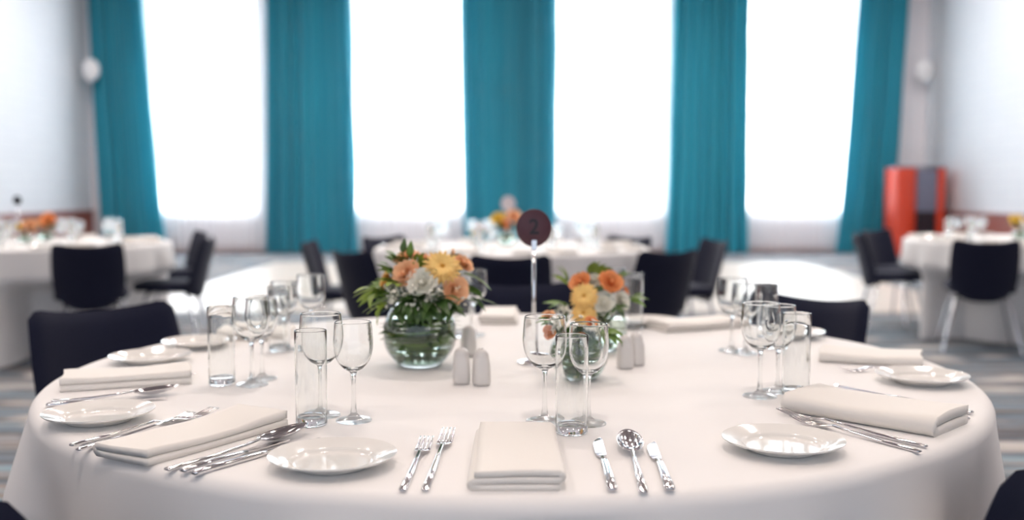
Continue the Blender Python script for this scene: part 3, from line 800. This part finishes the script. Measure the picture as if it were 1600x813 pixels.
class Arr:
    """a bowl of flowers: every flower and every sprig its own thing"""
    def __init__(s, base, mouth, where, seed):
        s.b = Vector(base); s.m = mouth; s.w = where; s.r = random.Random(seed); s.k = 0; s.g = 1.25
    def stem_pts(s, head):
        s.k += 1; a = s.k*2.39996
        bot = s.b + Vector((0.022*cos(a), 0.022*sin(a), 0.016)); mid = s.b + Vector((0.30*(head.x-s.b.x), 0.30*(head.y-s.b.y), s.m))
        mid.x = s.b.x + max(-0.03, min(0.03, mid.x-s.b.x)); mid.y = s.b.y + max(-0.03, min(0.03, mid.y-s.b.y))
        q = [bot, (bot+mid)/2, mid, mid + (head-mid)*0.55 + Vector((0, 0, 0.006)), head]
        return [p-head for p in q]
    def flower(s, name, off, d, rad, m, lab, kind='rose', n=26, stem=True):
        h = s.b + Vector(off)
        t = thing(name, lab, 'flower', h, 0, 'flowers in the ' + s.w)
        if stem: obj('stem', tube(s.stem_pts(h), 0.0016, 6), M['stem'], t)
        mt = orient((0, 0, 0), d, s.r.uniform(0, 6))
        if kind == 'gerbera':
            p, c = gerbera(rad, s.r); obj('petal_ring', xform(p, mt), m, t); obj('flower_centre', xform(c, mt), M['gerbc'], t)
        else: obj('bloom', xform(rose(rad, s.r, n), mt), m, t)
    def bud(s, off, base_off, L, lab, m):
        h = s.b + Vector(off)
        t = thing('flower_bud', lab, 'flower bud', h, 0, 'buds in the ' + s.w)
        obj('stem', tube(s.stem_pts(h), 0.0012, 6), M['stem'], t)
        obj('bud', xform(bud(L*0.24, L), orient((0, 0, -0.003), (s.r.uniform(-.2, .2), 0, 1))), m, t)
    def sprig(s, off, d, n, L, Wd, m, lab, spread=0.8, jag=0, name='leaf_sprig'):
        h = s.b + Vector(off); d = Vector(d).normalized(); L *= s.g; Wd *= s.g
        t = thing(name, lab, 'leaf', h, 0, 'leaves in the ' + s.w)
        parts = []
        for i in range(n):
            ang = 0 if n == 1 else (i/(n-1)-0.5)*2*spread
            side = d.cross(Vector((0, 0, 1)));
            if side.length < 0.1: side = Vector((1, 0, 0))
            side.normalize(); upv = side.cross(d).normalized()
            dd = (d*cos(ang) + side*sin(ang) + upv*s.r.uniform(-0.35, 0.35)).normalized()
            x = dd.cross(upv).normalized(); z = x.cross(dd)
            mt = Matrix((x, dd, z)).transposed().to_4x4()
            tw = Matrix.Rotation(s.r.uniform(-0.6, 0.6), 4, 'Y')
            org = d*(-0.35*L*(1-abs(ang)/1.5)*s.r.uniform(0.2, 1)) if n > 1 else Vector((0, 0, 0))
            parts.append(xform(leaf(L*s.r.uniform(0.8, 1.1), Wd*s.r.uniform(0.85, 1.1), s.r.uniform(0.15, 0.5), jag=jag), Matrix.Translation(org) @ mt @ tw))
        obj('blade', join(*parts), m, t)
        obj('stem', tube(s.stem_pts(h), 0.0013, 5), M['stem'], t)
    def filler(s, off, n, spread, lab):
        h = s.b + Vector(off)
        t = thing('babys_breath', lab, 'flower', h, 0, 'small white blossoms in the ' + s.w)
        bl, st = [], []
        for i in range(n):
            p = Vector((s.r.gauss(0, spread), s.r.gauss(0, spread*0.8), s.r.gauss(0, spread*0.55)))
            q = s.r.uniform(0.0022, 0.0040)
            for k in range(3):
                bl.append(xform(lathe([(0, -q*0.5), (q*0.8, -q*0.1), (q, q*0.35), (q*0.4, q*0.2), (0, q*0.4)], 6), orient(p + Vector((s.r.uniform(-q, q), s.r.uniform(-q, q), s.r.uniform(-q, q))), (s.r.uniform(-1, 1), s.r.uniform(-1, .2), s.r.uniform(0, 1)))))
            st.append(tube([(0, 0, -0.025), p*0.5, p], 0.0005, 4))
        obj('blossom', join(*bl), M['cream'], t); obj('twig', join(*st), M['stem'], t)

def bowl_vase(loc, rad, h, mouth, lab, water=0.72, name='glass_bowl'):
    t = thing(name, lab, 'vase', loc)
    zc = h*0.50
    def rr(z):
        e = (z-zc)/(h*0.585); return rad*sqrt(max(0.0, 1-e*e))
    k = mouth/rr(h) if rr(h) > 0 else 1
    pr = [(0, 0.0006), (rr(0)*0.9, 0.0006)] + [(rr(h*i/24), max(0.0012, h*i/24)) for i in range(0, 25)]
    thn = 0.0022
    inn = [(rr(h*i/24)-thn, max(0.005, h*i/24)) for i in range(24, -1, -1)] + [(0, 0.005)]
    obj('bowl', lathe(pr + [(rr(h)-thn*0.5, h+0.0012)] + inn, 64), M['thin'], t)
    wp = [(0, 0.0056), (rr(0)-thn-0.001, 0.0056)] + [(rr(h*water*i/20)-thn-0.0006, h*water*i/20) for i in range(2, 21)] + [(0, h*water)]
    obj('water', lathe(wp, 64), M['water'], t)
    return t
V1 = P(656, 571)
bowl_vase(V1, 0.0765, 0.135, 0.06, 'large round clear glass bowl of water holding the biggest bouquet')
A = Arr(V1, 0.135, 'large glass bowl', 11)
sc = V1.y/FPX
def o1(px, py, dy=0.0):
    """offset of a bloom in the large bowl"""
    z = CAMZ + ((406.5-py)/FPX - tan(PITCH))*(V1.y+dy) * 1.0
    return ((px-800)/FPX*(V1.y+dy)*1.004 - V1.x, dy, z-TOP)
A.flower('gerbera', o1(691, 419, -0.05), (0.15, -0.8, 0.55), 0.041, M['gerb'], 'large apricot gerbera on top of the big bouquet', 'gerbera')
A.flower('lisianthus', o1(659, 442, -0.07), (-0.1, -0.85, 0.4), 0.030, M['cream'], 'cream white bloom at the middle front of the big bouquet', n=24)
A.flower('carnation', o1(633, 427, -0.05), (-0.4, -0.7, 0.5), 0.029, M['peach'], 'peach bloom just left of the cream bloom in the big bouquet')
A.flower('carnation', o1(711, 455, -0.06), (0.4, -0.8, 0.1), 0.028, M['peach'], 'peach bloom below the big gerbera, at right of the bouquet')
A.flower('carnation', o1(634, 402, 0.0), (-0.3, -0.3, 0.9), 0.026, M['peach'], 'peach bloom at the upper left of the big bouquet')
A.flower('carnation', o1(656, 406, 0.03), (0, -0.2, 0.95), 0.028, M['peach'], 'peach bloom at the top behind the buds of the big bouquet')
A.flower('carnation', o1(724, 411, 0.02), (0.5, -0.4, 0.7), 0.022, M['peach'], 'small peach bloom right of the big gerbera')
A.flower('carnation', o1(602, 441, -0.01), (-0.9, -0.4, 0.3), 0.022, M['gerb'], 'yellow bloom at the far left edge of the big bouquet')
A.bud(o1(629, 393, -0.02), 0, 0.031, 'slim green bud standing highest at left of the big bouquet', M['leafd'])
A.bud(o1(640, 399, -0.03), 0, 0.033, 'plump green bud beside the highest bud of the big bouquet', M['leaf'])
A.bud(o1(669, 409, -0.01), 0, 0.014, 'small dark bud left of the big gerbera', M['leafd'])
A.bud(o1(708, 399, 0.0), 0, 0.018, 'small peach bud rising above the big gerbera', M['peach'])
lab = 'green leaves %s of the big bouquet'
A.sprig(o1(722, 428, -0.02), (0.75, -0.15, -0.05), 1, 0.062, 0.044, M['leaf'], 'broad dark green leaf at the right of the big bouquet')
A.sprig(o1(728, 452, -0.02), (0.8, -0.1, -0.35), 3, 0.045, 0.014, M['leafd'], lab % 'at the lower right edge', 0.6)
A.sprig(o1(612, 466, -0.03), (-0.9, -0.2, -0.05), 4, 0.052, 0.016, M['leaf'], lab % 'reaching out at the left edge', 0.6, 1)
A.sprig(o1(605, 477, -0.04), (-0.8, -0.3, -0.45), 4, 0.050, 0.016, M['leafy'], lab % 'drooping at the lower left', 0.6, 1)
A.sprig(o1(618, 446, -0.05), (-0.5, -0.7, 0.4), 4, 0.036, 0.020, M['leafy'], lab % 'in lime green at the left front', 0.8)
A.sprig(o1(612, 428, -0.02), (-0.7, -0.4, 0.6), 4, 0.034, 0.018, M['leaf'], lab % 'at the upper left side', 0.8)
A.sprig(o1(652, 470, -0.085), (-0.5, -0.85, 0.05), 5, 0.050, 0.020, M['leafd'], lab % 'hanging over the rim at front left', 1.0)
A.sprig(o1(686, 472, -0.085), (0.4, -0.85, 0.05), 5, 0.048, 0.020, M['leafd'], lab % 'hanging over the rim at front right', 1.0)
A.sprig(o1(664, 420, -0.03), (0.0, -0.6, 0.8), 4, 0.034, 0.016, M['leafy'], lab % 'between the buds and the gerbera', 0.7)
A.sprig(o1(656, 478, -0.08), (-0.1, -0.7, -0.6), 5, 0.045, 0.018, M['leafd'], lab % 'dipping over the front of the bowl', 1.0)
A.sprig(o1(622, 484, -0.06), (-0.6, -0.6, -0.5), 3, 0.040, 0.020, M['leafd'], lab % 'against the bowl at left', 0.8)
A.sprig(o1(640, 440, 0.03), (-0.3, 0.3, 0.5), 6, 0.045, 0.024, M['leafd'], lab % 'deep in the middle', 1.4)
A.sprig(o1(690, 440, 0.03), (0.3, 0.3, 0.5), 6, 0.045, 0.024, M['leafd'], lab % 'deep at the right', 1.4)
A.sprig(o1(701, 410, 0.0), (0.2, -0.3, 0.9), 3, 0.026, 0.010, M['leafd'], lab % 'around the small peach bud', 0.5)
A.filler(o1(645, 462, -0.075), 26, 0.020, 'tiny white blossoms below the cream bloom of the big bouquet')
A.filler(o1(690, 468, -0.07), 30, 0.018, 'tiny white blossoms at right below the gerbera')
A.filler(o1(618, 470, -0.06), 14, 0.014, 'tiny white blossoms at left over the bowl rim')
A.filler(o1(650, 412, -0.01), 14, 0.016, 'tiny white blossoms among the buds of the big bouquet')
A.filler(o1(672, 455, -0.06), 18, 0.014, 'tiny white blossoms at the centre of the big bouquet')
for (px, py, dy, d, m, L, Wd, what) in [
    (590, 458, -0.02, (-0.9, -0.3, 0.1), 'leafy', 0.050, 0.017, 'in bright green furthest left'), (604, 452, 0.0, (-0.8, 0.0, 0.4), 'leaf', 0.042, 0.018, 'behind the yellow bloom at left'),
    (622, 412, 0.0, (-0.5, -0.2, 0.8), 'leaf', 0.034, 0.014, 'around the highest buds'), (676, 432, -0.05, (-0.1, -0.7, 0.6), 'leaf', 0.030, 0.013, 'tucked between the cream bloom and gerbera'),
    (742, 470, -0.01, (0.8, -0.3, -0.5), 'leafd', 0.040, 0.008, 'trailing at far right'), (672, 486, -0.09, (0.1, -0.6, -0.7), 'leafd', 0.030, 0.013, 'draped over the bowl front'),
    (640, 476, -0.09, (-0.4, -0.7, -0.2), 'leafd', 0.032, 0.013, 'spreading low at the left front'), (702, 482, -0.075, (0.5, -0.7, -0.4), 'leafd', 0.032, 0.013, 'spreading low at the right front'),
    (644, 412, -0.01, (-0.1, -0.3, 0.9), 'leafy', 0.030, 0.012, 'rising beside the plump bud')]:
    A.sprig(o1(px, py, dy), d, 5, L, Wd, M[m], 'green leaves %s of the big bouquet' % what, 0.9)
for k, (x, y, dx) in enumerate([(-0.02, -0.03, -0.6), (0.02, -0.03, 0.6), (0.0, -0.01, 0.1), (-0.03, 0.0, -0.9), (0.03, 0.0, 0.9), (0.0, -0.035, 0)]):
    A.sprig((x*1.4, y*0.8, 0.052+0.006*k), (dx, -0.3, 0.35), 6, 0.052, 0.009, M['leafd'], 'submerged green leaves inside the large glass bowl', 1.1)

def coil(arr, rad, z, a0, a1, tilt, wd, lab):
    t = thing('grass_blade', lab, 'leaf', arr.b, 0, 'coiled blades in the ' + arr.w)
    V, F = [], []
    n = 40
    for i in range(n+1):
        a = a0 + (a1-a0)*i/n; w_ = wd*(0.15+0.85*sin(pi*min(1, 0.05+0.93*i/n)))
        zz = z + tilt*sin(a+a0)
        for q in (-1, 1): V.append((rad*cos(a), rad*sin(a), zz + q*w_/2))
        for q in (1, -1): V.append(((rad-0.0006)*cos(a), (rad-0.0006)*sin(a), zz + q*w_/2))
    for i in range(n):
        for q in range(4): F.append((i*4+q, i*4+(q+1) % 4, i*4+4+(q+1) % 4, i*4+4+q))
    F += [(3, 2, 1, 0), (4*n, 4*n+1, 4*n+2, 4*n+3)]
    obj('blade', (V, F), M['leafd'] if wd < 0.0055 else M['leaf'], t)
rn = random.Random(4)
for k in range(24):
    z = 0.024 + 0.0031*k; e = (z-0.0675)/0.079; rm = 0.0765*sqrt(1-e*e) - 0.010 - rn.uniform(0, 0.012)
    a0 = rn.uniform(0, 6.28)
    coil(A, rm, z, a0, a0 + rn.uniform(2.6, 4.6), rn.uniform(-0.012, 0.012)*(0.4 if k < 3 else 1), rn.uniform(0.0035, 0.0085), 'green grass blade coiled under water inside the large glass bowl')
A.filler(o1(668, 474, -0.085), 34, 0.017, 'tiny white blossoms over the bowl front of the big bouquet')
A.filler(o1(612, 452, -0.04), 16, 0.012, 'tiny white blossoms by the lime leaves at left')
A.filler(o1(704, 478, -0.07), 26, 0.014, 'tiny white blossoms low at the right of the big bouquet')
V2 = P(905, 592); V3 = P(938, 548)
bowl_vase(V2, 0.055, 0.090, 0.04, 'small clear glass bowl behind the front wine glasses')
bowl_vase(V3, 0.062, 0.100, 0.045, 'round glass bowl standing farther back under the orange flowers')
def mk(V):
    def o(px, py, dy=0.0):
        z = CAMZ + ((406.5-py)/FPX - tan(PITCH))*(V.y+dy)
        return ((px-800)/FPX*(V.y+dy)*1.004 - V.x, dy, z-TOP)
    return o
o2, o3 = mk(V2), mk(V3)
B = Arr(V3, 0.10, 'back glass bowl', 5)
B.flower('gerbera', o3(913, 464, -0.06), (-0.15, -0.9, 0.4), 0.034, M['gerb'], 'apricot gerbera at the front of the back bouquet', 'gerbera')
B.flower('carnation', o3(907, 441, -0.03), (-0.3, -0.7, 0.6), 0.024, M['orange'], 'orange bloom above the gerbera of the back bouquet')
B.flower('carnation', o3(955, 441, -0.04), (0.3, -0.8, 0.5), 0.027, M['orange'], 'brightest orange bloom at right of the back bouquet')
B.flower('lisianthus', o3(943, 474, -0.06), (0.1, -0.9, 0.3), 0.026, M['cream'], 'open cream bloom beside the gerbera of the back bouquet')
B.flower('lisianthus', o3(972, 470, -0.03), (0.6, -0.7, 0.3), 0.022, M['cream'], 'cream bloom at the right edge of the back bouquet')
B.flower('lisianthus', o3(926, 438, -0.02), (0, -0.5, 0.8), 0.022, M['cream'], 'cream bloom at the top of the back bouquet')
B.flower('carnation', o3(978, 456, -0.01), (0.8, -0.5, 0.3), 0.011, M['orange'], 'tiny orange bud at the right edge of the back bouquet')
B.flower('carnation', o3(967, 446, -0.01), (0.8, -0.5, 0.3), 0.010, M['orange'], 'tiny orange bud beside the brightest bloom of the back bouquet')
B.flower('gerbera', o3(912, 492, -0.07), (-0.1, -0.8, 0.7), 0.032, M['gerb'], 'lower yellow gerbera above the front wine glass', 'gerbera')
lab = 'green leaves %s of the back bouquet'
B.sprig(o3(884, 440, 0.0), (-0.5, -0.2, 0.8), 4, 0.038, 0.012, M['leafy'], lab % 'standing at the upper left', 0.5)
B.sprig(o3(882, 478, -0.03), (-0.9, -0.3, 0.1), 4, 0.045, 0.014, M['leaf'], lab % 'at the left edge', 0.7)
B.sprig(o3(985, 470, 0.0), (0.9, -0.2, 0.2), 5, 0.042, 0.012, M['leaf'], lab % 'at the right edge', 0.8)
B.sprig(o3(928, 428, 0.0), (0.1, -0.2, 0.9), 5, 0.036, 0.020, M['leafy'], lab % 'at the very top', 0.9)
B.sprig(o3(965, 440, 0.0), (0.5, -0.2, 0.8), 4, 0.032, 0.016, M['leaf'], lab % 'behind the brightest orange bloom', 0.8)
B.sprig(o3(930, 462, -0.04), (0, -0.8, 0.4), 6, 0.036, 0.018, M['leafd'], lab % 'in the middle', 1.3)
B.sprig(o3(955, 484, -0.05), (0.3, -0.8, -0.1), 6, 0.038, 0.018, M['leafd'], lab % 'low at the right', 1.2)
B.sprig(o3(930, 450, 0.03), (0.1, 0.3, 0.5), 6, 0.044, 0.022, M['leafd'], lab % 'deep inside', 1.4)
B.filler(o3(885, 488, -0.05), 22, 0.013, 'tiny white blossoms at the left of the back bouquet')
B.filler(o3(940, 494, -0.05), 22, 0.014, 'tiny white blossoms low in the back bouquet')
for k in range(3):
    B.sprig((0.0, -0.02, 0.035+0.008*k), ((-0.7, 0.7, 0.1)[k], -0.3, 0.4), 6, 0.040, 0.008, M['leafd'], 'submerged green leaves in the back glass bowl', 1.1)
D = Arr(V2, 0.09, 'small front bowl', 9)
D.flower('spray_flower', o2(861, 521, -0.03), (-0.2, -0.9, 0.2), 0.015, M['orange'], 'small orange bloom seen through the larger front wine glass', n=16)
D.flower('spray_flower', o2(857, 494, 0.0), (-0.2, -0.5, 0.6), 0.013, M['peach'], 'small peach bloom at the rim line of the front wine glass', n=16)
D.flower('spray_flower', o2(925, 505, -0.02), (0.2, -0.7, 0.5), 0.013, M['orange'], 'small orange bloom above the second front wine glass', n=16)
D.flower('spray_flower', o2(905, 528, -0.04), (0.1, -0.9, 0.2), 0.013, M['orange'], 'small orange bloom above the front tumbler', n=16)
lab = 'green leaves %s of the small front bouquet'
D.sprig(o2(862, 508, -0.02), (-0.8, -0.3, 0.4), 5, 0.034, 0.014, M['leaf'], lab % 'at the left', 0.9)
D.sprig(o2(950, 522, -0.02), (0.9, -0.3, -0.1), 5, 0.036, 0.012, M['leaf'], lab % 'at the right, touching the shakers', 0.7)
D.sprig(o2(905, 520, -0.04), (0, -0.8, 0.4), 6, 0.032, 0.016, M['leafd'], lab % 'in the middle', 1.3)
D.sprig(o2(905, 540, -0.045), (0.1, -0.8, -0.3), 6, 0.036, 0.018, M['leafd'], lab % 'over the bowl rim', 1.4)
D.filler(o2(878, 510, -0.03), 34, 0.014, 'tiny white blossoms inside view of the larger front glass')
D.filler(o2(928, 518, -0.03), 34, 0.014, 'tiny white blossoms behind the second front glass')
for k in range(5):
    D.sprig((0.0, -0.012, 0.018+0.009*k), ((-0.7, 0.7, 0.1, -0.5, 0.5)[k], -0.35, 0.4), 6, 0.038, 0.010, M['leafd'], 'submerged green leaves in the small front bowl', 1.2)

for k in range(11):
    z = 0.016 + 0.0045*k; e = (z-0.045)/0.0527; rm = 0.055*sqrt(1-e*e) - 0.007 - rn.uniform(0, 0.008); a0 = rn.uniform(0, 6.28)
    coil(D, rm, z, a0, a0 + rn.uniform(2.6, 4.6), rn.uniform(-0.006, 0.006)*(0.3 if k < 3 else 1), rn.uniform(0.003, 0.007), 'green grass blade coiled under water inside the small front bowl')

# ------------------------------------------------------------------ things on the far tables (out of focus)
far_glass = None; far_tum = None; far_nap = None
def far_profile(h, rb, rf):
    b, s, f = wine_parts(h, rb, rf)
    return f + s[1:] + b[1:]
NAMES = {id(BT): 'middle rear table', id(LT): 'left rear table', id(RT): 'right rear table'}
for c, nset, ph in ((BT, 8, 0.4), (LT, 8, 0.0), (RT, 8, 0.3)):
    nm = NAMES[id(c)]
    for k in range(nset):
        a = ph + 2*pi*k/nset
        ca, sa = cos(a), sin(a)
        def at(r, s): return Vector((c.x + r*ca - s*sa, c.y + r*sa + s*ca, TOP))
        for r, s in ((0.50, -0.02), (0.53, 0.08)):
            p = at(r, s)
            if abs(p.x/p.y*FPX) > 830: continue
            if far_glass is None: far_glass = obj('wine_glass', lathe(far_profile(0.166, 0.0345, 0.03), 24), M['footglass'], None, True, p); o = far_glass
            else: o = far_glass.copy(); C.objects.link(o); o.location = p
            tag(o, 'blurred clear wine glass set on the ' + nm, 'wine glass', 'wine glasses on the ' + nm)
        p = at(0.57, 0.02)
        if abs(p.x/p.y*FPX) > 830: continue
        if far_tum is None: far_tum = obj('tumbler', lathe([(0, 0.001), (0.024, 0.001), (0.0245, 0.148), (0.0232, 0.148), (0.0225, 0.014), (0, 0.012)], 24), M['footglass'], None, True, p); o = far_tum
        else: o = far_tum.copy(); C.objects.link(o); o.location = p
        tag(o, 'blurred clear tumbler set on the ' + nm, 'tumbler', 'tumblers on the ' + nm)
        p = at(0.86, 0.0)
        if far_nap is None: far_nap = obj('napkin', napkin_mesh(0.22, 0.104, 0.026, 30), M['napkin'], None, True, p); o = far_nap
        else: o = far_nap.copy(); C.objects.link(o); o.location = p
        o.rotation_euler = (0, 0, a + pi/2)
        tag(o, 'blurred folded napkin set on the ' + nm, 'napkin', 'napkins on the ' + nm)
        p = at(0.73, -0.24)
        o = pl.copy(); C.objects.link(o); o.location = p
        tag(o, 'blurred white side plate set on the ' + nm, 'plate', 'side plates on the ' + nm)

def posy(px, py, rv, hv, blooms, where, seed):
    v = P(px, py)
    bowl_vase(v, rv, hv, rv*0.7, 'small glass vase of flowers on the ' + where, name='glass_vase')
    a = Arr(v, hv, where, seed)
    for k, (dx, dz, rd, m, lab) in enumerate(blooms):
        a.flower('rose', (dx, -0.01*(k % 2), hv+dz), (dx*6, -0.7, 0.6), rd, m, lab, n=16)
    a.sprig((-rv*0.6, 0, hv+0.015), (-0.8, -0.3, 0.5), 5, rv*1.1, rv*0.4, M['leaf'], 'green leaves on the left of the posy on the ' + where, 0.9)
    a.sprig((rv*0.6, 0, hv+0.015), (0.8, -0.3, 0.5), 5, rv*1.1, rv*0.4, M['leafd'], 'green leaves on the right of the posy on the ' + where, 0.9)
    a.sprig((0, 0.0, hv*0.35), (0.1, -0.5, 0.5), 5, rv*0.9, rv*0.25, M['leafd'], 'submerged leaves in the vase on the ' + where, 1.0)
posy(748, 383, 0.042, 0.065, [(0.0, 0.05, 0.036, M['orange'], 'single orange bloom in the small vase at left of the rear table'), (-0.03, 0.02, 0.024, M['yellow'], 'small yellow bloom under the orange one on the rear table')], 'rear table, nearer posy', 21)
posy(792, 384, 0.062, 0.11, [(0.05, 0.085, 0.06, M['peach'], 'large peach bloom on the rear table below the pale disc'), (-0.06, 0.075, 0.05, M['yellow'], 'yellow bloom on the rear table below the pale disc'), (-0.02, 0.03, 0.045, M['orange'], 'orange bloom on the rear table below the pale disc')], 'rear table, taller posy', 22)
posy(40, 381, 0.05, 0.08, [(0.03, 0.05, 0.05, M['peach'], 'peach bloom in the nearer vase on the left table'), (-0.04, 0.04, 0.035, M['yellow'], 'yellow bloom in the nearer vase on the left table')], 'left table, nearer posy', 23)
posy(72, 377, 0.06, 0.09, [(0.02, 0.07, 0.06, M['orange'], 'bright orange bloom in the farther vase on the left table'), (-0.06, 0.04, 0.04, M['peach'], 'peach bloom in the farther vase on the left table')], 'left table, farther posy', 24)
posy(1594, 375, 0.06, 0.09, [(-0.02, 0.05, 0.06, M['yellow'], 'yellow bloom at the right edge on the right table'), (0.05, 0.04, 0.045, M['orange'], 'orange bloom at the right edge on the right table')], 'right table posy', 25)
stand(P(794, 381), 0.335, 0.054, 0.0, M['silverdisc'], 'pale blurred disc table sign above the flowers of the rear table')
stand(P(29, 379), 0.335, 0.034, 0.0, M['ink'], 'tiny dark disc table sign on the left table')
